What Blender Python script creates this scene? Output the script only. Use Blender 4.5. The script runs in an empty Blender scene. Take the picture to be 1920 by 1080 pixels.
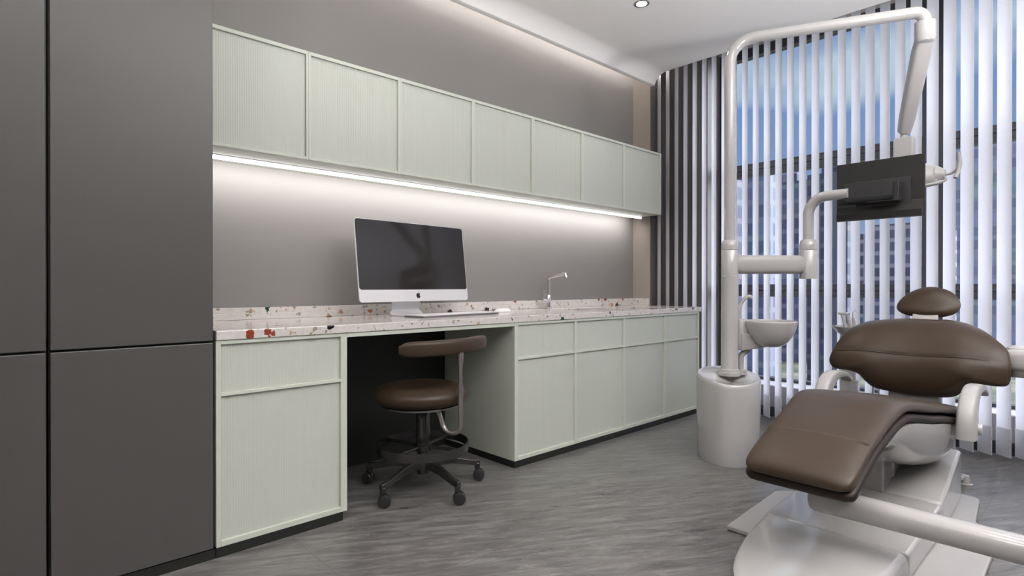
import bpy, bmesh, math, random
from mathutils import Vector, Matrix
random.seed(4)
S = bpy.context.scene
COL = S.collection
pi, sin, cos = math.pi, math.sin, math.cos

# ------------------------------------------------------------------ camera, world, exposure
cd = bpy.data.cameras.new('camera'); cam = bpy.data.objects.new('camera', cd); COL.objects.link(cam)
cd.sensor_width = 36; cd.lens = 36 * 1058.2 / 1920; cd.clip_start = 0.02; cd.clip_end = 2000
cam.location = (0, 0, 1.0)
cam.rotation_euler = (math.radians(90 - .18), 0, math.radians(47.0 - 90))
S.camera = cam
S.view_settings.view_transform = 'Standard'; S.view_settings.look = 'None'
S.view_settings.gamma = 1; S.view_settings.use_curve_mapping = False
S.view_settings.exposure = 0.0

SKY_TOP = 3.0
DOWN_W = 3.0
UP_W = 205.0
def make_world():
    w = bpy.data.worlds.new('sky'); S.world = w; w.use_nodes = True
    nt = w.node_tree; nt.nodes.clear(); N = nt.nodes.new; L = nt.links.new
    tc = N('ShaderNodeTexCoord'); sp = N('ShaderNodeSeparateXYZ'); L(tc.outputs['Generated'], sp.inputs[0])
    ramp = N('ShaderNodeValToRGB'); L(sp.outputs['Z'], ramp.inputs[0])
    el = ramp.color_ramp.elements
    el[0].position = 0.0; el[0].color = (.34, .40, .55, 1)
    el[1].position = 1.0; el[1].color = (SKY_TOP, SKY_TOP * 1.04, SKY_TOP * 1.18, 1)
    for p, c in ((.10, (.25, .35, .56, 1)), (.28, (.19, .31, .58, 1)), (.50, (.16, .30, .62, 1)), (.62, (SKY_TOP * .7, SKY_TOP * .75, SKY_TOP * .9, 1))):
        e = ramp.color_ramp.elements.new(p); e.color = c
    mp = N('ShaderNodeMapping'); mp.inputs['Scale'].default_value = (1.3, 1.3, 4.2); mp.inputs['Location'].default_value = (.35, .1, .28)
    L(tc.outputs['Generated'], mp.inputs[0])
    no = N('ShaderNodeTexNoise'); no.inputs['Scale'].default_value = 1.5; no.inputs['Detail'].default_value = 3; no.inputs['Roughness'].default_value = .45
    L(mp.outputs[0], no.inputs['Vector'])
    cr = N('ShaderNodeValToRGB'); cr.color_ramp.elements[0].position = .50; cr.color_ramp.elements[1].position = .62
    L(no.outputs['Fac'], cr.inputs[0])
    hz = N('ShaderNodeMapRange'); hz.inputs[1].default_value = .12; hz.inputs[2].default_value = .26; L(sp.outputs['Z'], hz.inputs[0])
    mu = N('ShaderNodeMath'); mu.operation = 'MULTIPLY'; L(cr.outputs[0], mu.inputs[0]); L(hz.outputs[0], mu.inputs[1])
    mu2 = N('ShaderNodeMath'); mu2.operation = 'MULTIPLY'; L(mu.outputs[0], mu2.inputs[0]); mu2.inputs[1].default_value = .85
    mx = N('ShaderNodeMix'); mx.data_type = 'RGBA'; mx.blend_type = 'LIGHTEN'
    L(mu2.outputs[0], mx.inputs[0]); L(ramp.outputs[0], mx.inputs[6]); mx.inputs[7].default_value = (.58, .72, .80, 1)
    bg = N('ShaderNodeBackground'); L(mx.outputs[2], bg.inputs[0]); bg.inputs[1].default_value = 1.0
    out = N('ShaderNodeOutputWorld'); L(bg.outputs[0], out.inputs[0])
make_world()
sl = bpy.data.lights.new('sun', 'SUN'); sl.energy = 14.0; sl.angle = math.radians(75); sl.color = (.94, .96, 1.0)
so = bpy.data.objects.new('sun', sl); COL.objects.link(so)
so.rotation_euler = Vector((.757 * cos(math.radians(30)), -.653 * cos(math.radians(30)), sin(math.radians(30)))).to_track_quat('Z', 'Y').to_euler()
so.location = (30, -26, 25)

# ------------------------------------------------------------------ materials
MATS = {}
def srgb(r, g, b):
    f = lambda c: (c / 255 / 12.92) if c / 255 <= .04045 else ((c / 255 + .055) / 1.055) ** 2.4
    return (f(r), f(g), f(b), 1)
def mat(name, col, rough=.5, metal=0, spec=.5, coat=0, noise=None, bump=None, emis=None):
    m = bpy.data.materials.new(name); m.use_nodes = True; MATS[name] = m
    nt = m.node_tree; b = nt.nodes['Principled BSDF']; N = nt.nodes.new; L = nt.links.new
    b.inputs['Base Color'].default_value = (*col[:3], 1); b.inputs['Roughness'].default_value = rough
    b.inputs['Metallic'].default_value = metal; b.inputs['Specular IOR Level'].default_value = spec
    b.inputs['Coat Weight'].default_value = coat; b.inputs['Coat Roughness'].default_value = .06
    g = N('ShaderNodeNewGeometry')
    if noise:                                        # (scale, amount) gentle surface colour variation
        n = N('ShaderNodeTexNoise'); n.inputs['Scale'].default_value = noise[0]; n.inputs['Detail'].default_value = 3
        L(g.outputs['Position'], n.inputs['Vector'])
        mx = N('ShaderNodeMix'); mx.data_type = 'RGBA'; L(n.outputs['Fac'], mx.inputs[0])
        a = noise[1]
        mx.inputs[6].default_value = (*[c * (1 - a) for c in col[:3]], 1); mx.inputs[7].default_value = (*[c * (1 + a) for c in col[:3]], 1)
        L(mx.outputs[2], b.inputs['Base Color'])
    if bump:                                         # (scale, strength, distance)
        n = N('ShaderNodeTexNoise'); n.inputs['Scale'].default_value = bump[0]; n.inputs['Detail'].default_value = 2
        L(g.outputs['Position'], n.inputs['Vector'])
        bp = N('ShaderNodeBump'); bp.inputs['Strength'].default_value = bump[1]; bp.inputs['Distance'].default_value = bump[2]
        L(n.outputs['Fac'], bp.inputs['Height']); L(bp.outputs[0], b.inputs['Normal'])
    if emis:
        b.inputs['Emission Color'].default_value = (*emis[0], 1); b.inputs['Emission Strength'].default_value = emis[1]
    return m
mat('wall_paint', (.205, .195, .189), .55, noise=(3, .03))
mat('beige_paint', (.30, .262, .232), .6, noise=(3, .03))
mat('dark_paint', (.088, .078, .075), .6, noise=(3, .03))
mat('ceiling_paint', (.82, .80, .79), .42, noise=(2, .015))
mat('room_paint', (.55, .53, .52), .6, noise=(3, .03))
mat('tall_lacquer', (.074, .071, .070), .36, noise=(4, .02), bump=(900, .02, .001))
mat('tall_gap', (.012, .012, .012), .6)
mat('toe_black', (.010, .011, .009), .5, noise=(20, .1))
mat('mint', (.53, .56, .49), .42, noise=(6, .02))
mat('white_plastic', (.37, .361, .359), .16, coat=.5, noise=(4, .01))
mat('white_satin', (.335, .326, .323), .38, noise=(4, .01))
mat('leather', (.042, .0275, .017), .38, spec=.3, noise=(9, .06), bump=(650, .10, .001))
mat('leather_dark', (.017, .010, .007), .5, spec=.3, noise=(9, .06))
mat('thread', (.095, .070, .055), .6)
mat('gunmetal', (.075, .072, .072), .22, metal=.75, noise=(15, .05))
mat('grey_post', (.30, .27, .27), .25, metal=.8, noise=(15, .03))
mat('black_plastic', (.020, .020, .021), .3, noise=(15, .05))
mat('screen_back', (.022, .021, .020), .5, spec=.25, noise=(10, .05))
mat('chrome', (.80, .78, .77), .08, metal=1, noise=(10, .01))
mat('steel', (.42, .40, .39), .28, metal=1, noise=(10, .03))
mat('aluminium', (.70, .69, .70), .35, metal=.25, noise=(10, .01))
mat('screen_glass', (.026, .024, .024), .06, spec=.35)
mat('key_white', (.78, .76, .77), .4, noise=(10, .01))
mat('key_base', (.18, .17, .18), .35, metal=.5, noise=(10, .02))
mat('logo_black', (.004, .004, .004), .4)
mat('frame_black', (.020, .020, .024), .35, noise=(6, .08))
mat('sill_white', (.42, .42, .46), .4, noise=(5, .03))
mat('sill_panel', (.17, .16, .17), .5, noise=(5, .05))
mat('led', (1, 1, 1), .5, emis=((1.0, .965, .96), 3.2))
mat('cove_led', (1, 1, 1), .5, emis=((1.0, .955, .92), 32.0))
mat('lamp_glow', (1, 1, 1), .5, emis=((1.0, .96, .92), 6.0))

def fluted():
    m = mat('mint_fluted', (.49, .515, .46), .40); nt = m.node_tree; N = nt.nodes.new; L = nt.links.new; b = nt.nodes['Principled BSDF']
    g = N('ShaderNodeNewGeometry'); w = N('ShaderNodeTexWave'); w.wave_type = 'BANDS'; w.bands_direction = 'X'
    w.inputs['Scale'].default_value = 33; w.inputs['Distortion'].default_value = 0
    L(g.outputs['Position'], w.inputs['Vector'])
    bp = N('ShaderNodeBump'); bp.inputs['Strength'].default_value = .35; bp.inputs['Distance'].default_value = .002
    L(w.outputs['Fac'], bp.inputs['Height']); L(bp.outputs[0], b.inputs['Normal'])
fluted()

def terrazzo():
    m = mat('terrazzo', (.6, .57, .55), .16, coat=.2); nt = m.node_tree; N = nt.nodes.new; L = nt.links.new; b = nt.nodes['Principled BSDF']
    g = N('ShaderNodeNewGeometry')
    nz = N('ShaderNodeTexNoise'); nz.inputs['Scale'].default_value = 45; nz.inputs['Detail'].default_value = 2; L(g.outputs['Position'], nz.inputs['Vector'])
    sc = N('ShaderNodeVectorMath'); sc.operation = 'SCALE'; sc.inputs['Scale'].default_value = .03; L(nz.outputs['Color'], sc.inputs[0])
    ad = N('ShaderNodeVectorMath'); ad.operation = 'ADD'; L(g.outputs['Position'], ad.inputs[0]); L(sc.outputs[0], ad.inputs[1])
    base = N('ShaderNodeTexNoise'); base.inputs['Scale'].default_value = 60; L(g.outputs['Position'], base.inputs['Vector'])
    cur = N('ShaderNodeMix'); cur.data_type = 'RGBA'; L(base.outputs['Fac'], cur.inputs[0])
    cur.inputs[6].default_value = (.50, .47, .455, 1); cur.inputs[7].default_value = (.66, .63, .61, 1)
    last = cur.outputs[2]
    for scale, dist, prob, cols in ((62, .010, .13, ((.30, .24, .18), (.42, .30, .22), (.26, .27, .24))),
                                    (12.5, .025, .6, ((.42, .15, .08), (.016, .045, .036), (.24, .05, .025), (.008, .008, .009), (.47, .22, .14), (.03, .075, .055)))):
        v = N('ShaderNodeTexVoronoi'); v.inputs['Scale'].default_value = scale; v.inputs['Randomness'].default_value = 1
        L(ad.outputs[0], v.inputs['Vector'])
        lt = N('ShaderNodeMath'); lt.operation = 'LESS_THAN'; L(v.outputs['Distance'], lt.inputs[0])
        se = N('ShaderNodeSeparateColor'); L(v.outputs['Color'], se.inputs[0])
        rad = N('ShaderNodeMapRange'); L(se.outputs[1], rad.inputs[0]); rad.inputs[3].default_value = dist * scale * .45; rad.inputs[4].default_value = dist * scale * 1.25
        L(rad.outputs[0], lt.inputs[1])
        pr = N('ShaderNodeMath'); pr.operation = 'LESS_THAN'; L(se.outputs[0], pr.inputs[0]); pr.inputs[1].default_value = prob
        an = N('ShaderNodeMath'); an.operation = 'MULTIPLY'; L(lt.outputs[0], an.inputs[0]); L(pr.outputs[0], an.inputs[1])
        cr = N('ShaderNodeValToRGB'); cr.color_ramp.interpolation = 'CONSTANT'; L(se.outputs[2], cr.inputs[0])
        cr.color_ramp.elements[0].color = (*cols[0], 1); cr.color_ramp.elements[1].position = 1 / len(cols); cr.color_ramp.elements[1].color = (*cols[1], 1)
        for i, c in enumerate(cols[2:]):
            e = cr.color_ramp.elements.new((i + 2) / len(cols)); e.color = (*c, 1)
        mx = N('ShaderNodeMix'); mx.data_type = 'RGBA'; L(an.outputs[0], mx.inputs[0]); L(last, mx.inputs[6]); L(cr.outputs[0], mx.inputs[7]); last = mx.outputs[2]
    L(last, b.inputs['Base Color'])
terrazzo()

def floor_mat():
    m = mat('grey_stone_floor', (.2, .2, .2), .3, spec=.5); nt = m.node_tree; N = nt.nodes.new; L = nt.links.new; b = nt.nodes['Principled BSDF']
    g = N('ShaderNodeNewGeometry')
    mp = N('ShaderNodeMapping'); mp.vector_type = 'TEXTURE'; mp.inputs['Rotation'].default_value = (0, 0, math.radians(-30)); mp.inputs['Scale'].default_value = (1, .15, 1)
    L(g.outputs['Position'], mp.inputs[0])
    n1 = N('ShaderNodeTexNoise'); n1.inputs['Scale'].default_value = 4.2; n1.inputs['Detail'].default_value = 9; n1.inputs['Roughness'].default_value = .66; n1.inputs['Distortion'].default_value = .9
    L(mp.outputs[0], n1.inputs['Vector'])
    cr = N('ShaderNodeValToRGB'); L(n1.outputs['Fac'], cr.inputs[0]); e = cr.color_ramp.elements
    e[0].position = .30; e[0].color = (.054, .052, .051, 1); e[1].position = .69; e[1].color = (.205, .202, .199, 1)
    k = cr.color_ramp.elements.new(.5); k.color = (.122, .117, .115, 1)
    n2 = N('ShaderNodeTexNoise'); n2.inputs['Scale'].default_value = 3.0; n2.inputs['Detail'].default_value = 7; n2.inputs['Distortion'].default_value = 1.5
    L(mp.outputs[0], n2.inputs['Vector'])
    v1 = N('ShaderNodeMath'); v1.operation = 'SUBTRACT'; L(n2.outputs['Fac'], v1.inputs[0]); v1.inputs[1].default_value = .5
    v2 = N('ShaderNodeMath'); v2.operation = 'ABSOLUTE'; L(v1.outputs[0], v2.inputs[0])
    v3 = N('ShaderNodeMapRange'); L(v2.outputs[0], v3.inputs[0]); v3.inputs[1].default_value = 0; v3.inputs[2].default_value = .012; v3.inputs[3].default_value = .35; v3.inputs[4].default_value = 0
    mx = N('ShaderNodeMix'); mx.data_type = 'RGBA'; L(v3.outputs[0], mx.inputs[0]); L(cr.outputs[0], mx.inputs[6]); mx.inputs[7].default_value = (.32, .31, .30, 1)
    # tile joints: lines of constant y at .40 + n*.6, of constant x at .89 + n*1.2
    sp = N('ShaderNodeSeparateXYZ'); L(g.outputs['Position'], sp.inputs[0])
    def line(sock, off, per):
        a = N('ShaderNodeMath'); a.operation = 'SUBTRACT'; L(sock, a.inputs[0]); a.inputs[1].default_value = off - per / 2
        q = N('ShaderNodeMath'); q.operation = 'FLOORED_MODULO'; L(a.outputs[0], q.inputs[0]); q.inputs[1].default_value = per
        s = N('ShaderNodeMath'); s.operation = 'SUBTRACT'; L(q.outputs[0], s.inputs[0]); s.inputs[1].default_value = per / 2
        t = N('ShaderNodeMath'); t.operation = 'ABSOLUTE'; L(s.outputs[0], t.inputs[0])
        u = N('ShaderNodeMath'); u.operation = 'LESS_THAN'; L(t.outputs[0], u.inputs[0]); u.inputs[1].default_value = .0012
        return u.outputs[0]
    mxx = N('ShaderNodeMath'); mxx.operation = 'MAXIMUM'; L(line(sp.outputs['Y'], .40, 1.2), mxx.inputs[0]); L(line(sp.outputs['X'], .89, .6), mxx.inputs[1])
    jm = N('ShaderNodeMix'); jm.data_type = 'RGBA'; L(mxx.outputs[0], jm.inputs[0]); L(mx.outputs[2], jm.inputs[6]); jm.inputs[7].default_value = (.075, .07, .07, 1)
    L(jm.outputs[2], b.inputs['Base Color'])
    r = N('ShaderNodeMapRange'); L(n1.outputs['Fac'], r.inputs[0]); r.inputs[3].default_value = .22; r.inputs[4].default_value = .40; L(r.outputs[0], b.inputs['Roughness'])
floor_mat()

def slat_mat():
    m = mat('slat_fabric', (.80, .80, .83), .8); nt = m.node_tree; N = nt.nodes.new; L = nt.links.new; b = nt.nodes['Principled BSDF']
    b.inputs['Specular IOR Level'].default_value = .1
    g = N('ShaderNodeNewGeometry'); n = N('ShaderNodeTexNoise'); n.inputs['Scale'].default_value = 330; n.inputs['Detail'].default_value = 1; L(g.outputs['Position'], n.inputs['Vector'])
    mx = N('ShaderNodeMix'); mx.data_type = 'RGBA'; L(n.outputs['Fac'], mx.inputs[0]); mx.inputs[6].default_value = (.70, .70, .74, 1); mx.inputs[7].default_value = (.90, .90, .93, 1)
    L(mx.outputs[2], b.inputs['Base Color'])
    t = N('ShaderNodeBsdfTranslucent'); L(mx.outputs[2], t.inputs['Color'])
    ms = N('ShaderNodeMixShader'); ms.inputs[0].default_value = .45; L(b.outputs[0], ms.inputs[1]); L(t.outputs[0], ms.inputs[2])
    L(ms.outputs[0], nt.nodes['Material Output'].inputs[0])
slat_mat()

def glass_mat():
    m = bpy.data.materials.new('window_glass'); MATS['window_glass'] = m; m.use_nodes = True; nt = m.node_tree; nt.nodes.clear(); N = nt.nodes.new; L = nt.links.new
    t = N('ShaderNodeBsdfTransparent'); t.inputs[0].default_value = (.95, .96, .97, 1); gl = N('ShaderNodeBsdfGlossy'); gl.inputs['Roughness'].default_value = .02
    fr = N('ShaderNodeFresnel'); fr.inputs[0].default_value = 1.12; ms = N('ShaderNodeMixShader'); L(fr.outputs[0], ms.inputs[0]); L(t.outputs[0], ms.inputs[1]); L(gl.outputs[0], ms.inputs[2])
    o = N('ShaderNodeOutputMaterial'); L(ms.outputs[0], o.inputs[0])
glass_mat()

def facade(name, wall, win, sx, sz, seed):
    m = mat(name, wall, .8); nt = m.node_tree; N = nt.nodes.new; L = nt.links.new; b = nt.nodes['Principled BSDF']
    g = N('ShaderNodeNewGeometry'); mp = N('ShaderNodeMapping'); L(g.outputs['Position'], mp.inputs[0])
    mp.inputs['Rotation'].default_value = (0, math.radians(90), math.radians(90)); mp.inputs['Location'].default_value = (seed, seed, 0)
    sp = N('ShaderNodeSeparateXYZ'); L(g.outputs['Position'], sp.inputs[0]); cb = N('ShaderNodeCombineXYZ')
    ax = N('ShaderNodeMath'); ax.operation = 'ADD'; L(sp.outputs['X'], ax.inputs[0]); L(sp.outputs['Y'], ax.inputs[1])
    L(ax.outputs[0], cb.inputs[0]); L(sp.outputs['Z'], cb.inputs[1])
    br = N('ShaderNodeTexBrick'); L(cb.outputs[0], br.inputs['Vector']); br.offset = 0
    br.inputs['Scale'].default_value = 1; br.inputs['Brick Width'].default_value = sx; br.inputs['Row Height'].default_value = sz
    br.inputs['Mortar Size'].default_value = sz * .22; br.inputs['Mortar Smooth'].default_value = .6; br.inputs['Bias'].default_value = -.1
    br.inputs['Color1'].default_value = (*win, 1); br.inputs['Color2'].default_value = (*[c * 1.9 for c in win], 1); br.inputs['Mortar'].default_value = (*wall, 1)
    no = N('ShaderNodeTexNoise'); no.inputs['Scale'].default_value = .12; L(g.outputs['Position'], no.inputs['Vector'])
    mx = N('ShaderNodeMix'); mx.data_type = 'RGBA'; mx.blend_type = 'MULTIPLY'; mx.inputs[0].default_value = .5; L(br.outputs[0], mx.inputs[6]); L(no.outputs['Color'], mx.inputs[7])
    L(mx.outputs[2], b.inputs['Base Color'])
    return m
def ground_mat():
    m = mat('park_ground', (.2, .22, .1), .9); nt = m.node_tree; N = nt.nodes.new; L = nt.links.new; b = nt.nodes['Principled BSDF']
    g = N('ShaderNodeNewGeometry'); mp = N('ShaderNodeMapping'); mp.inputs['Scale'].default_value = (1, .6, 1); L(g.outputs['Position'], mp.inputs[0])
    n = N('ShaderNodeTexNoise'); n.inputs['Scale'].default_value = .16; n.inputs['Detail'].default_value = 4; L(mp.outputs[0], n.inputs['Vector'])
    cr = N('ShaderNodeValToRGB'); L(n.outputs['Fac'], cr.inputs[0]); e = cr.color_ramp.elements
    e[0].position = .36; e[0].color = (.022, .028, .022, 1); e[1].position = .64; e[1].color = (.13, .12, .10, 1)
    k = cr.color_ramp.elements.new(.47); k.color = (.045, .055, .028, 1); k = cr.color_ramp.elements.new(.55); k.color = (.07, .08, .04, 1)
    L(cr.outputs[0], b.inputs['Base Color'])
ground_mat()

# ------------------------------------------------------------------ mesh helpers
class MB:
    def __init__(s): s.v = []; s.f = []
    def add(s, vs, fs):
        n = len(s.v); s.v += [Vector(v) for v in vs]; s.f += [tuple(i + n for i in f) for f in fs]; return s
    def box(s, x0, x1, y0, y1, z0, z1):
        vs = [(x, y, z) for z in (z0, z1) for y in (y0, y1) for x in (x0, x1)]
        return s.add(vs, [(0, 2, 3, 1), (4, 5, 7, 6), (0, 1, 5, 4), (1, 3, 7, 5), (3, 2, 6, 7), (2, 0, 4, 6)])
    def loft(s, rings, cap=True, closed=True):
        n = len(rings[0]); vs = [p for r in rings for p in r]; fs = []
        for k in range(len(rings) - 1):
            for i in range(n if closed else n - 1):
                j = (i + 1) % n; fs.append((k * n + i, k * n + j, (k + 1) * n + j, (k + 1) * n + i))
        if cap: fs.append(tuple(range(n))[::-1]); fs.append(tuple((len(rings) - 1) * n + i for i in range(n)))
        return s.add(vs, fs)
    def prism(s, poly, z0, z1):
        return s.loft([[(x, y, z0) for x, y in poly], [(x, y, z1) for x, y in poly]])
    def lathe(s, prof, c=(0, 0, 0), seg=40, cap=True, axis='z', sx=1, sy=1):
        rings = []
        for r, h in prof:
            ring = []
            for i in range(seg):
                a = 2 * pi * i / seg; p = (r * cos(a) * sx, r * sin(a) * sy, h)
                if axis == 'x': p = (h, r * cos(a), r * sin(a))
                if axis == 'y': p = (r * sin(a), h, r * cos(a))
                ring.append((p[0] + c[0], p[1] + c[1], p[2] + c[2]))
            rings.append(ring)
        return s.loft(rings, cap)
    def tube(s, pts, r, seg=20, cap=True, sq=1.0):
        pts = [Vector(p) for p in pts]; n = len(pts); rad = r if isinstance(r, (list, tuple)) else [r] * n
        T = [(pts[min(i + 1, n - 1)] - pts[max(i - 1, 0)]).normalized() for i in range(n)]
        u = T[0].orthogonal().normalized()
        if abs(T[0].z) < .9: u = (Vector((0, 0, 1)) - T[0] * T[0].z).normalized()
        rings = []
        for i in range(n):
            u = (u - T[i] * u.dot(T[i])).normalized(); w = T[i].cross(u)
            rings.append([pts[i] + u * (rad[i] * cos(2 * pi * k / seg)) + w * (rad[i] * sq * sin(2 * pi * k / seg)) for k in range(seg)])
        return s.loft(rings, cap)
    def xf(s, M):
        s.v = [M @ v for v in s.v]; return s
def _build(s, name, m, parent=None, smooth=True, bevel=0, segs=2, sub=0, angle=40):
    off = Vector((0, 0, 0)); p = parent
    while p is not None: off += p.location; p = p.parent
    me = bpy.data.meshes.new(name)
    me.from_pydata([tuple(v - off) for v in s.v], [], s.f)
    bm = bmesh.new(); bm.from_mesh(me); bmesh.ops.recalc_face_normals(bm, faces=bm.faces); bm.to_mesh(me); bm.free()
    me.materials.append(MATS[m] if isinstance(m, str) else m)
    o = bpy.data.objects.new(name, me); COL.objects.link(o)
    if smooth:
        me.shade_smooth(); me.set_sharp_from_angle(angle=math.radians(angle))
    if bevel:
        b = o.modifiers.new('bevel', 'BEVEL'); b.width = bevel; b.segments = segs; b.limit_method = 'ANGLE'; b.angle_limit = math.radians(35)
    if sub:
        q = o.modifiers.new('subdiv', 'SUBSURF'); q.levels = sub; q.render_levels = sub
    if parent: o.parent = parent
    return o
MB.build = _build
def tag(o, label=None, cat=None, group=None, kind=None):
    if label: o['label'] = label
    if cat: o['category'] = cat
    if group: o['group'] = group
    if kind: o['kind'] = kind
    return o
def thing(name, label, cat, loc, group=None):
    o = bpy.data.objects.new(name, None); COL.objects.link(o); o.location = loc; o.empty_display_size = .1
    return tag(o, label, cat, group)
def struct(mb, name, m, parent=None, **k):
    o = mb.build(name, m, parent, **k)
    if not parent: o['kind'] = 'structure'
    return o
def fillet(pts, r, n=10):
    """round the inner corners of a polyline"""
    P = [Vector(p) for p in pts]; out = [P[0]]; rr = r if isinstance(r, (list, tuple)) else [r] * len(P)
    for i in range(1, len(P) - 1):
        a = (P[i - 1] - P[i]); b = (P[i + 1] - P[i]); la, lb = a.length, b.length; a.normalize(); b.normalize()
        ang = a.angle(b); d = min(rr[i] / math.tan(ang / 2), la * .49 if i > 1 else la * .98, lb * .49 if i < len(P) - 2 else lb * .98)
        R_ = d * math.tan(ang / 2); c = P[i] + (a + b).normalized() * (R_ / sin(ang / 2))
        s0 = P[i] + a * d - c; s1 = P[i] + b * d - c; th = s0.angle(s1)
        for k in range(n + 1):
            t = k / n; out.append(c + (s0 * sin((1 - t) * th) + s1 * sin(t * th)) / sin(th))
    out.append(P[-1]); return out
def interp(x, xs, ys):
    if x <= xs[0]: return ys[0]
    for i in range(len(xs) - 1):
        if x <= xs[i + 1]:
            t = (x - xs[i]) / (xs[i + 1] - xs[i]); return ys[i] + (ys[i + 1] - ys[i]) * t
    return ys[-1]
def smooth_interp(x, xs, ys):
    """monotone-ish cubic through points"""
    if x <= xs[0]: return ys[0]
    if x >= xs[-1]: return ys[-1]
    for i in range(len(xs) - 1):
        if x <= xs[i + 1]:
            h = xs[i + 1] - xs[i]; t = (x - xs[i]) / h
            def sl(k):
                if k == 0: return (ys[1] - ys[0]) / (xs[1] - xs[0])
                if k == len(xs) - 1: return (ys[-1] - ys[-2]) / (xs[-1] - xs[-2])
                return (ys[k + 1] - ys[k - 1]) / (xs[k + 1] - xs[k - 1])
            m0, m1 = sl(i) * h, sl(i + 1) * h
            return (2*t**3-3*t**2+1)*ys[i] + (t**3-2*t**2+t)*m0 + (-2*t**3+3*t**2)*ys[i+1] + (t**3-t**2)*m1
def catmull(pts, n=6, closed=True):
    P = [Vector(p) for p in pts]; m = len(P); out = []
    for i in range(m if closed else m - 1):
        p0, p1, p2, p3 = (P[(i + k - 1) % m] if closed else P[min(max(i + k - 1, 0), m - 1)] for k in range(4))
        for k in range(n):
            t = k / n
            out.append(.5 * ((2 * p1) + (p2 - p0) * t + (2 * p0 - 5 * p1 + 4 * p2 - p3) * t * t + (3 * p1 - p0 - 3 * p2 + p3) * t ** 3))
    if not closed: out.append(P[-1])
    return out
def superring(cx, cy, z, hx, hy, p=4, n=48):
    r = []
    for i in range(n):
        a = 2 * pi * i / n; c, s_ = cos(a), sin(a)
        r.append((cx + hx * math.copysign(abs(c) ** (2 / p), c), cy + hy * math.copysign(abs(s_) ** (2 / p), s_), z))
    return r

# ------------------------------------------------------------------ room shell
WY = 2.93          # cabinet wall
CX = 4.17          # ceiling edge at the blind slot
WX = 4.42          # inner face of the window wall
GX = 4.66          # glass plane
RX, RY = -2.2, -2.4
CZ, HZ = 2.80, 3.06
struct(MB().box(RX - .1, WX, RY - .1, WY + .1, -.06, 0), 'floor', 'grey_stone_floor', smooth=False)
struct(MB().box(RX - .1, 4.20, WY, WY + .12, 0, HZ), 'wall_back', 'wall_paint', smooth=False)
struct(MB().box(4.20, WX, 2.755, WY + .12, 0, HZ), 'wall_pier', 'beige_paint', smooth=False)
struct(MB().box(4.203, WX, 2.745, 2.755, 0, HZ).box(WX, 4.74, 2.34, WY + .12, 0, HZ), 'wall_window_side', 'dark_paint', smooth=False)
struct(MB().box(WX, 4.74, RY - .1, 2.34, 2.971, HZ), 'wall_window_top', 'beige_paint', smooth=False)
struct(MB().box(RX - .1, RX, RY, WY, 0, HZ), 'wall_left', 'room_paint', smooth=False)
struct(MB().box(RX, WX, RY - .1, RY, 0, HZ), 'wall_front', 'dark_paint', smooth=False)
# ceiling plate with quarter round cove lip toward the cabinet wall
prof = [(RY, CZ)] + [(2.568 + .13 * sin(a), CZ - .13 + .13 * cos(a)) for a in [k * pi / 2 / 14 for k in range(15)]]
prof = [(y, max(z, 2.71)) for y, z in prof if z > 2.705] + [(2.698, 2.71), (2.727, 2.71), (2.727, 2.82), (RY, 2.82)]
mb = MB(); mb.loft([[(x, y, z) for y, z in prof] for x in (RX, CX)])
struct(mb, 'ceiling', 'ceiling_paint', angle=25)
struct(MB().box(RX - .1, 4.74, RY - .1, WY + .12, HZ, HZ + .08), 'ceiling_slab', 'ceiling_paint', smooth=False)
struct(MB().box(CX - .02, CX, RY, 2.66, 2.82, HZ), 'trim_1', 'ceiling_paint', smooth=False)
struct(MB().box(RX, 4.2, 2.60, 2.62, 2.82, HZ), 'trim_2', 'ceiling_paint', smooth=False)
# low wall under the glass
struct(MB().box(WX, GX + .14, RY, 2.34, .075, .233), 'wall_window_low', 'sill_panel', smooth=False, bevel=.002)
struct(MB().box(WX - .004, GX + .14, RY, 2.34, .233, .240), 'window_sill', 'sill_white', smooth=False)
struct(MB().box(WX + .01, GX + .14, RY, 2.34, -.02, .045).box(WX, GX, RY, 2.34, .052, .075), 'baseboard_window', 'frame_black', smooth=False)
# window frames (two bays)
def window(n, y0, y1, jl, jr):
    """y0<y1: clear bay, jl/jr width of frame at high-y and low-y side"""
    X0, X1 = GX - .03, GX + .05
    m = MB()
    m.box(X0, X1, y1 - jl, y1, .24, 2.971); m.box(X0, X1, y0, y0 + jr, .24, 2.971)
    m.box(X0, X1, y0 + jr, y1 - jl, 2.898, 2.971)
    for a, b in ((1.909, 2.012), (.9157, 1.0158)):
        c = (a + b) / 2
        m.box(X0, X1, y0 + jr, y1 - jl, a, c - .002); m.box(X0, X1, y0 + jr, y1 - jl, c + .002, b)
        m.box(X0 + .012, X1, y0 + jr, y1 - jl, c - .002, c + .002)
        m.box(X0 - .004, X0, y0 + jr, y1 - jl, a, a + .01); m.box(X0 - .004, X0, y0 + jr, y1 - jl, b - .01, b)
    m.box(X0, X1, y0 + jr, y1 - jl, .24, .262)
    f = struct(m, 'window_%d' % n, 'frame_black', smooth=False, bevel=.0015)
    for a, b in ((.262, .9157), (1.0158, 1.909), (2.012, 2.898)):
        MB().box(GX + .008, GX + .014, y0 + jr, y1 - jl, a, b).build('pane', 'window_glass', f, smooth=False)
window(1, .843, 2.465, .185, .058)
window(2, -.95, .843, .058, .058)
window(3, RY, -.95, .058, .05)

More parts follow.
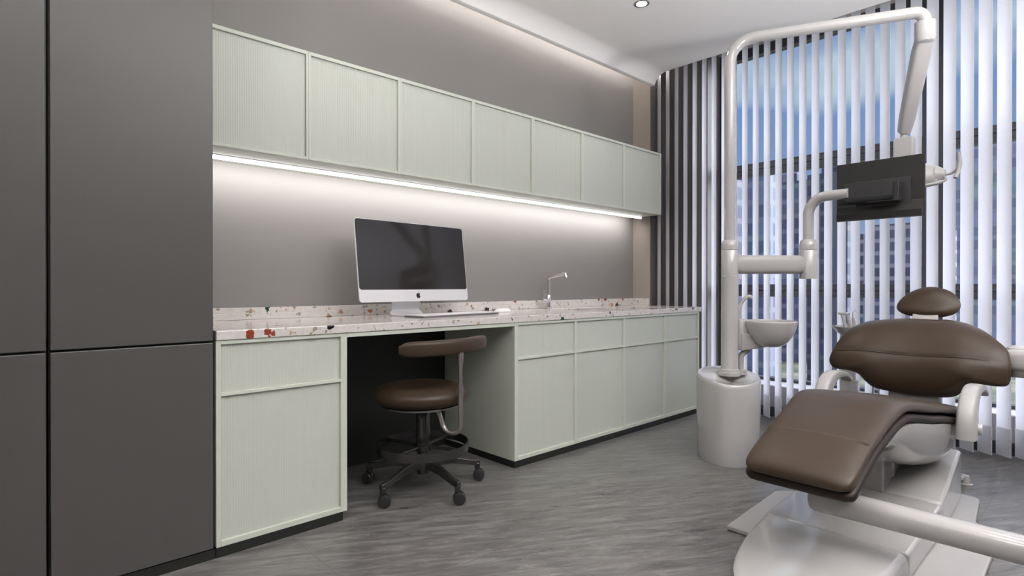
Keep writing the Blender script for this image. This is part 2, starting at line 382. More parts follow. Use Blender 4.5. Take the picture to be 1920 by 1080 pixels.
# ------------------------------------------------------------------ ceiling lamps
def downlight(x, y, lbl):
    t = thing('downlight', lbl, 'ceiling light', (x, y, CZ), 'recessed downlights')
    MB().lathe([(.033, -.002), (.046, -.004), (.05, 0), (.05, .001), (.033, .012)], (x, y, CZ), 36, cap=False).build('trim_ring', 'steel', t)
    MB().lathe([(.0, -.0035), (.033, -.0035), (.033, -.001), (0, -.001)], (x, y, CZ), 32, cap=False).build('diffuser', 'lamp_glow', t)
    ld = bpy.data.lights.new('downlight_beam', 'AREA'); ld.shape = 'DISK'; ld.size = .09; ld.energy = DOWN_W; ld.color = (1, .95, .90); ld.spread = math.radians(150)
    lo = bpy.data.objects.new('downlight_beam', ld); COL.objects.link(lo); lo.location = (0, 0, -.012); lo.parent = t
downlight(3.06, 2.07, 'small round recessed downlight in the white ceiling above the sinks')
for i, (x, y) in enumerate([(1.4, 2.07), (-.3, 2.07), (3.06, .45), (1.4, .45), (-.3, .45), (3.06, -1.2), (1.4, -1.2), (-.3, -1.2)]):  # out-of-view downlights added to raise the room brightness
    downlight(x, y, 'added unseen fill downlight %s, %s' % (('over the worktop side', 'over the middle of the room', 'over the far side from the worktop')[0 if y > 2 else 1 if y > 0 else 2], ('above the dental chair side', 'above the room centre', 'above the entrance side')[0 if x > 3 else 1 if x > 1 else 2]))
cl = MB().box(.0, 4.19, 2.66, 2.69, 2.825, 2.84).build('cove_light_strip', 'cove_led', None, smooth=False)
tag(cl, 'warm light strip hidden in the ceiling cove over the wall cabinets', 'light strip')

def fill_uplight(x, y, k, lbl):  # invented uplighter, kept out of view, added to brighten ceiling and room
    t = thing('fill_uplighter', lbl, 'fill lamp', (x, y, 0), 'added fill uplighters')
    MB().lathe([(0, .0005), (.14, .0005), (.14, .015), (.02, .025), (.014, .03), (.014, 1.55), (.03, 1.57), (.0, 1.57)], (x, y, 0), 32).build('stand', 'white_satin', t)
    MB().lathe([(.02, 1.571), (.19, 1.69), (.186, 1.69), (.02, 1.578)], (x, y, 0), 40).build('bowl_shade', 'white_satin', t)
    ld = bpy.data.lights.new('fill_uplight_beam', 'AREA'); ld.shape = 'DISK'; ld.size = .36; ld.energy = UP_W * k; ld.color = (1, .985, .975)
    lo = bpy.data.objects.new('fill_uplight_beam', ld); COL.objects.link(lo); lo.location = (0, 0, 1.692); lo.rotation_euler = (pi, 0, 0); lo.parent = t
fill_uplight(2.35, -1.0, .74, 'added unseen fill uplighter on the dental chair side of the room')
fill_uplight(1.15, -.8, .6, 'added unseen fill uplighter in the middle of the far side of the room')
fill_uplight(-.75, .75, .28, 'added unseen fill uplighter on the entrance side of the room')

# ------------------------------------------------------------------ tall grey cabinets
FY = 2.252
for i, (x0, x1, lbl) in enumerate(((.146, .6105, 'tall charcoal cabinet directly beside the mint base cabinet'), (-.33, .138, 'tall charcoal cabinet at the left edge of the picture'))):
    t = thing('tall_cabinet', lbl, 'cabinet', ((x0 + x1) / 2, 2.59, 0), 'tall charcoal cabinets')
    MB().box(x0 - .004, x1, FY + .02, WY - .002, .038, 2.705).build('body', 'tall_gap', t, smooth=False)
    MB().box(x0 - .004, x1 + .004, FY + .004, WY - .01, 0, .036).build('toe_kick', 'toe_black', t, smooth=False)
    MB().box(x0, x1 - .003, FY, FY + .019, .040, .7935).build('door', 'tall_lacquer', t, smooth=False, bevel=.0025)
    MB().box(x0, x1 - .003, FY, FY + .019, .8005, 2.705).build('door', 'tall_lacquer', t, smooth=False, bevel=.0025)
    MB().box(x1 - .001, x1 + .0005, FY + .019, WY - .01, .84, 2.705).build('side_panel', 'tall_lacquer', t, smooth=False)

# ------------------------------------------------------------------ mint base cabinets
def base_cabinet(x0, x1, lbl, sl, sr, side=None):
    t = thing('base_cabinet', lbl, 'cabinet', ((x0 + x1) / 2, 2.58, 0), 'mint base cabinets')
    zb, zt = .038, .800
    tl = zt if (side or x0 < 1) else .64; tr = zt if (side == 'r' or x1 > 4.1) else .64
    body = MB().box(x0, x0 + .016, FY + .022, 2.90, zb, tl).box(x1 - .016, x1, FY + .022, 2.90, zb, tr)
    body.box(x0 + .016, x1 - .016, FY + .022, 2.90, zb, zb + .016).box(x0 + .016, x1 - .016, 2.884, 2.90, zb + .016, zt)
    body.build('body', 'mint', t, smooth=False)
    fr = MB()
    fr.box(x0, x0 + sl, FY, FY + .022, zb, zt); fr.box(x1 - sr, x1, FY, FY + .022, zb, zt)
    fr.box(x0 + sl, x1 - sr, FY, FY + .022, .785, zt); fr.box(x0 + sl, x1 - sr, FY, FY + .022, zb, .059)
    fr.box(x0 + sl, x1 - sr, FY, FY + .022, .593, .606)
    fr.build('face_frame', 'mint', t, smooth=False, bevel=.0012)
    MB().box(x0 + sl + .0005, x1 - sr - .0005, FY + .012, FY + .0215, .6065, .7845).build('drawer_front', 'mint_fluted', t, smooth=False)
    MB().box(x0 + sl + .0005, x1 - sr - .0005, FY + .012, FY + .0215, .0595, .5925).build('door', 'mint_fluted', t, smooth=False)
    k0 = x0 + (0 if side != 'l' else 0); k1 = x1 - (.018 if side == 'r' else 0)
    MB().box(k0, k1, FY + .002, 2.90, 0, .0375).build('toe_kick', 'toe_black', t, smooth=False, bevel=.0012)
base_cabinet(.617, 1.133, 'pale mint base cabinet left of the knee space, against the tall charcoal cabinet', .017, .028, 'r')
base_cabinet(2.120, 2.634, 'pale mint base cabinet with a drawer, first to the right of the knee space', .028, .011, 'l')
base_cabinet(2.6345, 3.131, 'pale mint base cabinet with a drawer, below the wall tap and first sink', .011, .011)
base_cabinet(3.1315, 3.633, 'pale mint base cabinet second from the window end of the counter', .011, .011)
base_cabinet(3.6335, 4.122, 'pale mint base cabinet at the window end of the counter', .011, .016)
ap = MB().box(1.1335, 2.1195, FY, FY + .02, .781, .7995).build('counter_rail', 'mint', None, smooth=False, bevel=.001)
tag(ap, 'thin pale mint rail under the worktop above the knee space', 'rail')
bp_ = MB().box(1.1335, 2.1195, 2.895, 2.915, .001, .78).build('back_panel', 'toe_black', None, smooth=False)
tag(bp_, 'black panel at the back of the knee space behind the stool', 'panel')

# ------------------------------------------------------------------ worktop with two sink openings
CT0, CT1, KX0, KX1 = .800, .836, .617, 4.147
sinks = [(2.93, 3.40, 2.43, 2.72), (3.52, 3.86, 2.43, 2.72)]
wt = thing('worktop', 'long terrazzo worktop with green, black and rust chips and an upstand', 'worktop', (2.4, 2.58, CT0))
m = MB(); ya, yb = FY - .006, 2.905
xs = [KX0, sinks[0][0], sinks[0][1], sinks[1][0], sinks[1][1], KX1]; ys = [ya, 2.43, 2.72, yb]
# a grid slab with two holes, welded
idx = {}
def vid(i, j, k):
    key = (i, j, k)
    if key not in idx:
        idx[key] = len(m.v); m.v.append(Vector((xs[i], ys[j], (CT0 + .0005, CT1)[k])))
    return idx[key]
solid = lambda i, j: 0 <= i < 5 and 0 <= j < 3 and not (j == 1 and i in (1, 3))
for i in range(5):
    for j in range(3):
        if not solid(i, j): continue
        m.f.append((vid(i, j, 1), vid(i + 1, j, 1), vid(i + 1, j + 1, 1), vid(i, j + 1, 1)))
        m.f.append((vid(i, j, 0), vid(i, j + 1, 0), vid(i + 1, j + 1, 0), vid(i + 1, j, 0)))
        for (di, dj, a, b) in ((-1, 0, (i, j), (i, j + 1)), (1, 0, (i + 1, j), (i + 1, j + 1)), (0, -1, (i, j), (i + 1, j)), (0, 1, (i, j + 1), (i + 1, j + 1))):
            if not solid(i + di, j + dj): m.f.append((vid(*a, 0), vid(*b, 0), vid(*b, 1), vid(*a, 1)))
m.build('slab', 'terrazzo', wt, smooth=False, bevel=.003)
MB().box(KX0, 4.199, yb, WY - .002, CT1 + .0002, CT1 + .032).box(KX0, 4.199, yb + .003, WY - .002, CT1 + .032, CT1 + .059).box(4.181, 4.199, 2.757, yb, CT1 + .0002, CT1 + .032).box(4.184, 4.199, 2.757, yb, CT1 + .032, CT1 + .059).build('upstand', 'terrazzo', wt, smooth=False, bevel=.0012)
MB().box(4.1475, 4.214, 2.32, 2.742, CT0 + .001, CT1 - .0006).box(4.1475, 4.199, 2.742, yb, CT0 + .001, CT1 - .0006).build('end_piece', 'terrazzo', wt, smooth=False)
for (a, b, c, d) in sinks:
    s_ = MB(); q = .004
    s_.box(a - q, a, c - q, d + q, .66, CT0).box(b, b + q, c - q, d + q, .66, CT0).box(a, b, c - q, c, .66, CT0).box(a, b, d, d + q, .66, CT0).box(a, b, c, d, .655, .66)
    bas = s_.build('sink_basin', 'steel', wt, smooth=False)
    MB().lathe([(.0, .661), (.022, .661), (.024, .664), (.03, .6605)], ((a + b) / 2, (c + d) / 2, 0), 24).build('drain', 'chrome', bas)

# faucet
fx, fy = 3.02, 2.845
t = thing('sink_tap', 'chrome mixer tap with an angled spout and side lever behind the first sink', 'tap', (fx, fy, CT1))
z = CT1 + .0003
MB().lathe([(.024, 0), (.024, .005), (.019, .007), (.019, .095), (.0175, .098), (.0175, .10)], (fx, fy, z), 28).build('body', 'chrome', t)
MB().tube(fillet([(fx, fy, z + .10), (fx, fy, z + .228), (fx + .022, fy - .15, z + .252)], .022, 8), .0125, 20).tube([(fx + .021, fy - .142, z + .252), (fx + .023, fy - .152, z + .225)], .0135, 20).build('spout', 'chrome', t)
MB().tube([(fx, fy, z + .055), (fx - .066, fy - .004, z + .055)], .0175, 22).build('valve', 'chrome', t)
MB().tube([(fx - .054, fy - .004, z + .07), (fx - .054, fy - .004, z + .135)], .0075, 14).build('lever', 'chrome', t)

# ------------------------------------------------------------------ wall cabinets
UY, UZ0, UZ1 = 2.60, 1.596, 2.107
ux = [.611, 1.115, 1.612, 2.113, 2.613, 3.113, 3.613, 4.130]
where = ['against the tall charcoal cabinet', 'above the left half of the computer', 'above the right half of the computer', 'left of centre over the tap', 'over the first sink', 'second from the window end', 'at the window end']
where = ['first of the row, against the tall charcoal cabinet', 'second from the tall charcoal cabinet', 'third from the tall charcoal cabinet', 'fourth, the middle one of the row', 'third from the window end', 'second from the window end', 'last of the row at the window end']
for i in range(7):
    x0, x1 = ux[i] + .0003, ux[i + 1] - .0003
    t = thing('wall_cabinet', 'pale mint wall cabinet, ' + where[i], 'cabinet', ((x0 + x1) / 2, 2.76, UZ0), 'mint wall cabinets')
    MB().box(x0, x1, UY + .022, WY - .002, UZ0, UZ1).build('body', 'mint', t, smooth=False)
    sl = .012 if i else .016; sr = .012 if i < 6 else .018
    f = MB().box(x0, x0 + sl, UY, UY + .022, UZ0, UZ1).box(x1 - sr, x1, UY, UY + .022, UZ0, UZ1).box(x0 + sl, x1 - sr, UY, UY + .022, UZ1 - .017, UZ1).box(x0 + sl, x1 - sr, UY, UY + .022, UZ0, UZ0 + .014)
    f.build('face_frame', 'mint', t, smooth=False, bevel=.0012)
    MB().box(x0 + sl + .0004, x1 - sr - .0004, UY + .010, UY + .0215, UZ0 + .0145, UZ1 - .0175).build('door', 'mint_fluted', t, smooth=False)
t = thing('under_cabinet_light', 'glowing white light bar fixed under the row of mint wall cabinets', 'light bar', (2.4, 2.79, 1.57))
MB().box(.62, 4.115, 2.772, 2.812, 1.5935, 1.5957).box(.62, 4.115, 2.806, 2.812, 1.588, 1.594).build('channel', 'aluminium', t, smooth=False)
MB().tube([(.622, 2.787, 1.584), (4.112, 2.787, 1.584)], .0075, 14).build('light_tube', 'led', t)

ld = bpy.data.lights.new('light_bar_beam', 'AREA'); ld.shape = 'RECTANGLE'; ld.size = 3.46; ld.size_y = .016; ld.energy = 11.0; ld.color = (1, .96, .94); ld.spread = math.radians(165)
lo = bpy.data.objects.new('light_bar_beam', ld); COL.objects.link(lo); lo.location = (2.367 - 2.4, 2.793 - 2.79, 1.5745 - 1.57); lo.rotation_euler = (math.radians(46), 0, 0); lo.parent = t

# ------------------------------------------------------------------ vertical blind
bl = thing('vertical_blind', 'white vertical slat blind across the whole tall window', 'blind', (4.25, .6, 0))
MB().box(4.235, 4.265, -2.3, 2.735, 2.845, 2.885).build('headrail', 'aluminium', bl, smooth=False)
hx, hy = .0305, .03525
def slat_meshes():
    n = 6; sec = []
    L_ = math.hypot(hx, hy); ux_, uy_ = hx / L_, hy / L_; nx_, ny_ = -uy_, ux_
    def strip(half, bow, th, z0, z1, m):
        ringf = []; ringb = []
        for k in range(n + 1):
            s_ = -half + 2 * half * k / n; b_ = bow * (1 - (s_ / half) ** 2)
            ringf.append((s_ * ux_ + nx_ * (b_ + th / 2), s_ * uy_ + ny_ * (b_ + th / 2)))
            ringb.append((s_ * ux_ + nx_ * (b_ - th / 2), s_ * uy_ + ny_ * (b_ - th / 2)))
        poly = ringf + ringb[::-1]
        m.loft([[(x, y, z0) for x, y in poly], [(x, y, z1) for x, y in poly]])
    a = MB(); strip(L_, .0012, .0009, .034, 2.845, a)
    b = MB(); strip(L_ + .0008, .0012, .0042, .030, .192, b)
    c = MB(); e = L_ + .0035
    c.box(-.0025, .0025, -.0025, .0025, .118, .136); c.v = [v + Vector((-e * ux_, -e * uy_, 0)) for v in c.v]
    return a, b, c
proto = None
y = 2.28 + .0836 * 5; ysl = []
while y > -2.25: ysl.append(y); y -= .0836
for i, y in enumerate(ysl):
    if proto is None:
        proto = []
        for mbx, nm, mt in zip(slat_meshes(), ('slat', 'weight_pocket', 'chain_clip'), ('slat_fabric', 'slat_fabric', 'white_satin')):
            par = bl if nm == 'slat' else proto[0]
            mbx.v = [v + Vector((4.25, y, 0)) for v in mbx.v]
            if nm == 'slat':
                o = mbx.build(nm, mt, bl)
            else:
                o = mbx.build(nm, mt, bl); o.parent = proto[0]
            proto.append(o)
        y_0 = y
    else:
        c0 = proto[0].copy(); COL.objects.link(c0); c0.location = (0, y - y_0, 0)
        for ch in proto[1:]:
            c1 = ch.copy(); COL.objects.link(c1); c1.parent = c0

# ------------------------------------------------------------------ desktop computer
CP = Vector((1.782, 2.673, CT1)); th = math.radians(5.5)
t = thing('desktop_computer', 'silver all-in-one computer with a dark blank screen on the worktop', 'computer', (0, 0, 0))
def M_imac(tilt=0):
    return Matrix.Translation(CP) @ Matrix.Rotation(th, 4, 'Z') @ Matrix.Rotation(tilt, 4, 'X')
W2 = .384
def rrect(x0, x1, z0, z1, r, y):
    out = []
    for cx, cz, a0 in ((x1 - r, z1 - r, 0), (x0 + r, z1 - r, 90), (x0 + r, z0 + r, 180), (x1 - r, z0 + r, 270)):
        for k in range(7):
            a = math.radians(a0 + 15 * k); out.append((cx + r * cos(a), y, cz + r * sin(a)))
    return out
tilt = math.radians(-7)
zb, zt_ = .080, .525
shell = MB().loft([rrect(-W2, W2, zb, zt_, .018, -.004), rrect(-W2, W2, zb, zt_, .018, .004), rrect(-W2 * .8, W2 * .8, zb + .05, zt_ - .06, .08, .035), rrect(-W2 * .45, W2 * .45, zb + .12, zt_ - .14, .08, .048)])
shell.xf(M_imac(tilt)).build('case', 'aluminium', t, angle=30)
MB().loft([rrect(-W2 + .003, W2 - .003, zb + .066, zt_ - .003, .0155, -.0046), rrect(-W2 + .003, W2 - .003, zb + .066, zt_ - .003, .0155, -.003)]).xf(M_imac(tilt)).build('screen', 'screen_glass', t, angle=30)
MB().loft([rrect(-W2 + .001, W2 - .001, zb + .001, zb + .0655, .0155, -.0046), rrect(-W2 + .001, W2 - .001, zb + .001, zb + .0655, .0155, -.003)]).xf(M_imac(tilt)).build('chin', 'aluminium', t, angle=30)
# bitten-apple mark on the chin
def apple():
    m = MB(); s_ = .0155
    body = [(0, .62), (.25, .78), (.55, .80), (.80, .62)]
    bite = [(.66, .42), (.58, .15), (.66, -.12), (.86, -.28)]
    low = [(.72, -.62), (.45, -.98), (.22, -.98), (0, -.88)]
    left = [(-.22, -.98), (-.48, -.96), (-.80, -.50), (-.92, .02), (-.82, .50), (-.52, .80), (-.25, .78)]
    P = body + bite + low + left
    ring = [(p[0] * s_, p[1] * s_) for p in P]
    pts = catmull([(x, z, 0) for x, z in ring], 5)
    cz = zb + .033
    m.loft([[(p.x, -.0052, cz + p.y) for p in pts], [(p.x, -.0040, cz + p.y) for p in pts]])
    leaf = catmull([(.02, .95, 0), (.06, 1.20, 0), (.34, 1.42, 0), (.32, 1.15, 0)], 5)
    m.loft([[(p.x * s_, -.0052, cz + p.y * s_) for p in leaf], [(p.x * s_, -.0040, cz + p.y * s_) for p in leaf]])
    return m
apple().xf(M_imac(tilt)).build('logo', 'logo_black', t, smooth=False)
# stand: bent plate, foot forward
st = MB(); prof = fillet([(-.10, .003), (.088, .003), (.048, .30)], .03, 8)
prof = fillet([Vector((0, -.055, .003)), Vector((0, .095, .003)), Vector((0, .052, .22))], .03, 8)
fw = lambda k: .098
rings = []
for i, p in enumerate(prof):
    a = prof[max(i - 1, 0)]; b = prof[min(i + 1, len(prof) - 1)]; T = (b - a).normalized(); Nn = Vector((0, -T.z, T.y))
    hw = .110 if p.z < .02 else .098
    rings.append([(-hw, p.y - Nn.y * .003, p.z - Nn.z * .003), (hw, p.y - Nn.y * .003, p.z - Nn.z * .003), (hw, p.y + Nn.y * .003, p.z + Nn.z * .003), (-hw, p.y + Nn.y * .003, p.z + Nn.z * .003)])
st.loft(rings).xf(M_imac(0) @ Matrix.Translation((-.03, 0, .0005))).build('stand', 'aluminium', t, angle=30)

# keyboard
kb = thing('keyboard', 'slim silver keyboard with white keys in front of the computer', 'keyboard', (0, 0, 0))
k_c = Vector((1.935, 2.552, CT1 + .0005)); kM = Matrix.Translation(k_c) @ Matrix.Rotation(math.radians(8), 4, 'Z')
KW, KD = .30, .075
MB().prism([(x, y) for x, y in ((-KW, -KD), (KW, -KD), (KW, KD), (-KW, KD))], 0, .008).xf(kM).build('tray', 'key_base', kb, smooth=False, bevel=.002)
cols = 21; kx = (2 * KW - .01) / cols
for r_ in range(5):
    c_ = 0
    while c_ < cols:
        w_ = 5 if (r_ == 0 and c_ == 4) else (2 if (r_ in (1, 2) and c_ in (0, 12)) else 1)
        w_ = min(w_, cols - c_)
        x0 = -KW + .005 + c_ * kx + .0015; x1 = -KW + .005 + (c_ + w_) * kx - .0015; y0 = -KD + .006 + r_ * .0276; y1 = y0 + .0245
        MB().box(x0, x1, y0, y1, .0082, .0115).xf(kM).build('key', 'key_white', kb, smooth=False)
        c_ += w_
tag(bpy.data.objects['key'], None)
# mouse
mo = MB()
rings = [[(2.40 + x * .99, 2.66 + y * .99, CT1 + .0004) for x, y, _ in superring(0, 0, 0, .060, .036, 2.6, 36)]]
for k in range(1, 9):
    a = k / 8 * pi / 2; rings.append([(2.40 + x * cos(a) ** .6 if k < 8 else 2.40 + x * .02, 2.66 + (y * cos(a) ** .6 if k < 8 else y * .02), CT1 + .0004 + .024 * sin(a)) for x, y, _ in superring(0, 0, 0, .062, .038, 2.6, 36)])
mo = MB().loft(rings).build('computer_mouse', 'key_white')
tag(mo, 'smooth white computer mouse to the right of the keyboard', 'mouse')

# ------------------------------------------------------------------ operator stool
SX, SY = 1.586, 2.348
t = thing('operator_stool', 'brown round stool with curved back bar, foot ring and casters at the knee space', 'stool', (SX, SY, 0))
prof = [(0, .425), (.12, .424), (.19, .428), (.222, .445), (.231, .468), (.224, .490), (.200, .508), (.165, .516), (.12, .513), (.06, .507), (0, .505)]
pp = catmull([(r, h, 0) for r, h in prof], 4, closed=False)
MB().lathe([(max(p.x, 0.0005), p.y) for p in pp], (SX - .012, SY, 0), 64).build('seat', 'leather', t)
MB().lathe([(.16, .412), (.19, .414), (.195, .424), (.16, .426)], (SX - .012, SY, 0), 40).build('seat_plate', 'grey_post', t)
MB().lathe([(.016, .36), (.016, .418)], (SX, SY, 0), 24).lathe([(.020, .20), (.034, .205), (.034, .375), (.030, .38), (.018, .381)], (SX, SY, 0), 28).lathe([(.027, .10), (.027, .21)], (SX, SY, 0), 28).build('gas_lift', 'gunmetal', t)
# foot ring
m = MB().lathe([(.219, .190), (.225, .190), (.225, .232), (.219, .232), (.219, .190)], (SX, SY, 0), 72, cap=False)
m.build('foot_ring', 'gunmetal', t)
m = MB()
for k in range(4):
    a = math.radians(20 + 90 * k); m.tube([(SX + .025 * cos(a), SY + .025 * sin(a), .208), (SX + .221 * cos(a), SY + .221 * sin(a), .212)], .008, 10)
m.lathe([(.036, .185), (.040, .19), (.040, .215), (.03, .222)], (SX, SY, 0), 28)
m.build('ring_spokes', 'gunmetal', t)
MB().lathe([(.0, .075), (.030, .075), (.030, .10), (.052, .105), (.056, .135), (.040, .15), (.030, .165)], (SX, SY, 0), 32).build('hub', 'gunmetal', t)
for k in range(5):
    a = math.radians(197 + 72 * k); d = Vector((cos(a), sin(a), 0)); w = Vector((-sin(a), cos(a), 0)); c = Vector((SX, SY, 0))
    rings = []
    for rr, zz, hw, hh in ((.035, .128, .022, .020), (.15, .122, .018, .017), (.245, .098, .014, .013), (.275, .094, .014, .014), (.300, .093, .012, .012)):
        q = c + d * rr; rings.append([q + w * hw + Vector((0, 0, zz - hh)), q + w * hw * .7 + Vector((0, 0, zz + hh)), q - w * hw * .7 + Vector((0, 0, zz + hh)), q - w * hw + Vector((0, 0, zz - hh))])
    leg = MB().loft(rings).lathe([(.014, .058), (.014, .09)], tuple(c + d * .287), 16).build('leg', 'gunmetal', t, bevel=.003)
    ca = a + random.uniform(-.9, .9) if k not in (0, 1) else math.radians(-35)
    ax = Vector((-sin(ca), cos(ca), 0)); cc = c + d * .287 + Vector((cos(ca), sin(ca), 0)) * .008 + Vector((0, 0, .0292))
    cas = MB()
    for s_ in (-1, 1):
        prof = [(.004, .004), (.026, .004), (.029, .007), (.029, .018), (.026, .022), (.017, .024), (.004, .024)]
        Mx = Matrix.Translation(cc) @ ax.to_track_quat('Z', 'Y').to_matrix().to_4x4() @ Matrix.Scale(s_, 4, (0, 0, 1))
        q = MB().lathe([(r, h) for r, h in prof], (0, 0, 0), 28); q.xf(Mx); cas.add(q.v, q.f)
    q = MB().lathe([(.022, -.005), (.022, .005)], (0, 0, 0), 20); q.xf(Matrix.Translation(cc + Vector((0, 0, .012))) @ ax.to_track_quat('Z', 'Y').to_matrix().to_4x4()); cas.add(q.v, q.f)
    cas.build('caster', 'black_plastic', t)
# J-shaped back post and curved back bar
bpz = fillet([(SX - .03, SY - .07, .425), (SX - .005, SY - .135, .405), (SX + .01, SY - .165, .31), (SX + .045, SY - .245, .305), (SX + .045, SY - .245, .54)], [0, .03, .05, .05, 0], 8)
MB().tube(bpz, .0125, 18).build('back_post', 'grey_post', t)
MB().tube([(SX + .045, SY - .245, .52), (SX + .045, SY - .245, .64)], .010, 16).tube([(SX + .045, SY - .245, .635), (SX + .045, SY - .245, .69)], .0135, 16).build('post_sleeve', 'grey_post', t)
rings = []; nb = 30; Rb = .42; cxb, cyb = SX + .022, SY - .235 + Rb
for i in range(nb + 1):
    s_ = i / nb * 2 - 1; a = math.radians(270) + s_ * (.585 if s_ > 0 else .62); e = 1 - abs(s_) ** 14 * .35
    hh = .036 * e; tt = .024 * e; cc = Vector((cxb + Rb * cos(a), cyb + Rb * sin(a), .717 + .004 * s_)); n_ = Vector((cos(a), sin(a), 0))
    ring = []
    for k in range(24):
        b = 2 * pi * k / 24; p_ = 3.4
        ring.append(cc + n_ * (tt * math.copysign(abs(cos(b)) ** (2 / p_), cos(b))) + Vector((0, 0, hh * math.copysign(abs(sin(b)) ** (2 / p_), sin(b)))))
    rings.append(ring)
for s_, rg in ((0, rings[0]), (1, rings[-1])):
    cen = sum((Vector(v) for v in rg), Vector()) / len(rg); sm = [cen + (v - cen) * .7 + (Vector((-.010, .006, 0)) if s_ == 0 else Vector((.010, .006, 0))) for v in rg]
    if s_ == 0: rings.insert(0, sm)
    else: rings.append(sm)
MB().loft(rings).build('backrest', 'leather', t, angle=60)

# ------------------------------------------------------------------ dental chair
CY = .703
t = ch = thing('dental_chair', 'large reclined dental chair with brown leather cushions on a white base', 'dental chair', (2.9, CY, 0))
# floor plate
fp = fillet([Vector(p + (0,)) for p in [(2.22, 1.09), (2.76, 1.115), (2.90, .99), (3.36, .985), (3.36, .43), (3.02, .40), (2.80, .31), (2.20, .30), (2.22, 1.09)]], .04, 6)
fp = fp[:-1]
MB().loft([[(p.x, p.y, z_) for p in fp] for z_ in (.0005, .022)]).build('floor_plate', 'white_satin', t, bevel=.006, segs=3)
# base cover: three sections
def nose(xc, L_, hw, z_, ins=0, n=22, xr=2.222):
    pts = []
    for k in range(1, n):
        a = pi / 2 + pi * k / n; c_, s_ = cos(a), sin(a)
        pts.append((xc + (L_ - ins) * math.copysign(abs(c_) ** .97, c_), CY + (hw - ins) * math.copysign(abs(s_) ** .97, s_), z_))
    return [(xr - ins * 0, CY + hw - ins, z_)] + pts + [(xr, CY - hw + ins, z_)]
zr = lambda x: .114
def zslope(pts, dz): return [(x, y, z_ + dz * (x - 2.22)) for x, y, z_ in pts]
MB().loft([nose(2.222, .56, .236, .0225), nose(2.222, .56, .236, .075), zslope(nose(2.222, .56, .236, .095, .004), .04), zslope(nose(2.222, .56, .236, .109, .012), .06), zslope(nose(2.222, .56, .236, .114, .026), .06)]).build('front_cover', 'white_plastic', t, angle=50)
def sect(x0, x1, za0, za1, hw0, hw1, zlo=.0225):
    r = .012; rings = []
    for x, za, hw in ((x0, za0, hw0), (x1, za1, hw1)):
        rings.append([(x, CY - hw, zlo), (x, CY - hw, za), (x, CY + hw, za), (x, CY + hw, zlo)])
    return MB().loft(rings)
sect(2.226, 2.742, .114, .142, .236, .237).build('middle_cover', 'white_plastic', t, bevel=.012, segs=4)
sect(2.746, 3.29, .146, .246, .238, .215).build('rear_cover', 'white_plastic', t, bevel=.014, segs=4)
# foot disc beside the base
MB().lathe([(.0, .0005), (.036, .0005), (.036, .004), (.026, .008), (.026, .03), (.020, .045), (.0, .05)], (3.62, .525, 0), 28).build('levelling_foot', 'white_plastic', t)
MB().tube([(3.27, .56, .06), (3.62, .525, .034)], .010, 12).build('foot_bar', 'white_satin', t)
# scissor lift housing and seat bowl
MB().box(2.74, 3.18, .665, .80, .13, .40).build('lift_column', 'white_plastic', t, bevel=.01, segs=3)
MB().box(2.86, 2.90, .655, .735, .17, .295).build('lift_bracket', 'white_plastic', t, bevel=.012, segs=3)
MB().box(2.065, 2.165, .585, .735, .288, .40).build('leg_support', 'white_satin', t, bevel=.02, segs=4)
SXs = [1.880, 1.92, 2.07, 2.17, 2.27, 2.34, 2.40, 2.46, 2.54, 2.67, 2.82, 2.98, 3.15, 3.32]
SZs = [.405, .428, .488, .519, .547, .566, .576, .577, .567, .545, .524, .495, .462, .440]
HWs = [.160, .167, .169, .171, .176, .181, .186, .190, .198, .214, .228, .238, .240, .230]
# bowl-like shell under the seat: cross sections along x
rings = []
for k in range(25):
    u = k / 24; x = 2.20 + 1.12 * u
    dep = smooth_interp(u, [0, .12, .3, .5, .7, .85, .95, 1], [.03, .09, .165, .215, .225, .19, .12, .05])
    hw = smooth_interp(u, [0, .2, .5, .8, 1], [.14, .19, .225, .225, .17])
    top = smooth_interp(x, SXs, SZs) - .078; dep *= .9; ring = []
    for i in range(33):
        a = pi + pi * i / 32; ring.append((x, CY + hw * math.copysign(abs(cos(a)) ** .6, cos(a)), top + dep * math.copysign(abs(sin(a)) ** .75, sin(a))))
    rings.append(ring)
MB().loft(rings).build('seat_shell', 'white_plastic', t, angle=60)
# seat and leg cushion: swept along the spine
def sweep(xs0, xs1, th_, drop, grow, n=70, puff=.010, name='x', matn='leather', ends=.02):
    rings = []
    for k in range(n + 1):
        # finer near the ends
        u = k / n; u = .5 - .5 * cos(pi * u) if False else u
        x = xs0 + (xs1 - xs0) * u
        z_ = smooth_interp(x, SXs, SZs) - drop; z2 = smooth_interp(x + .01, SXs, SZs) - drop
        T = Vector((.01, 0, z2 - z_)).normalized(); Nn = Vector((-T.z, 0, T.x))
        hw = smooth_interp(x, SXs, HWs) + grow
        d = min(x - xs0, xs1 - x); e = 1.0 if d >= ends else math.sqrt(max(0.0, 1 - (1 - d / ends) ** 2))
        e2 = .30 + .70 * e; hwk = hw - (ends * .9) * (1 - e)
        ring = []; m_ = 40
        for i in range(m_):
            a = 2 * pi * i / m_; c_, s_ = cos(a), sin(a)
            yy = hwk * math.copysign(abs(c_) ** .28, c_); q = math.copysign(abs(s_) ** .55, s_)
            hgt = th_ / 2 * e2 * q
            if s_ > 0: hgt += puff * (1 - (yy / hwk) ** 2) * e
            base = Vector((x, CY + yy, z_)); ring.append(base + Nn * (hgt - th_ / 2))
        rings.append(ring)
    return MB().loft(rings)
sweep(1.874, 3.29, .042, .0, 0, 110).build('leg_and_seat_cushion', 'leather', t, angle=70)
lw = sweep(1.886, 3.30, .040, .041, .003, 110, puff=0); lw.build('cushion_base', 'leather_dark', t, angle=70)
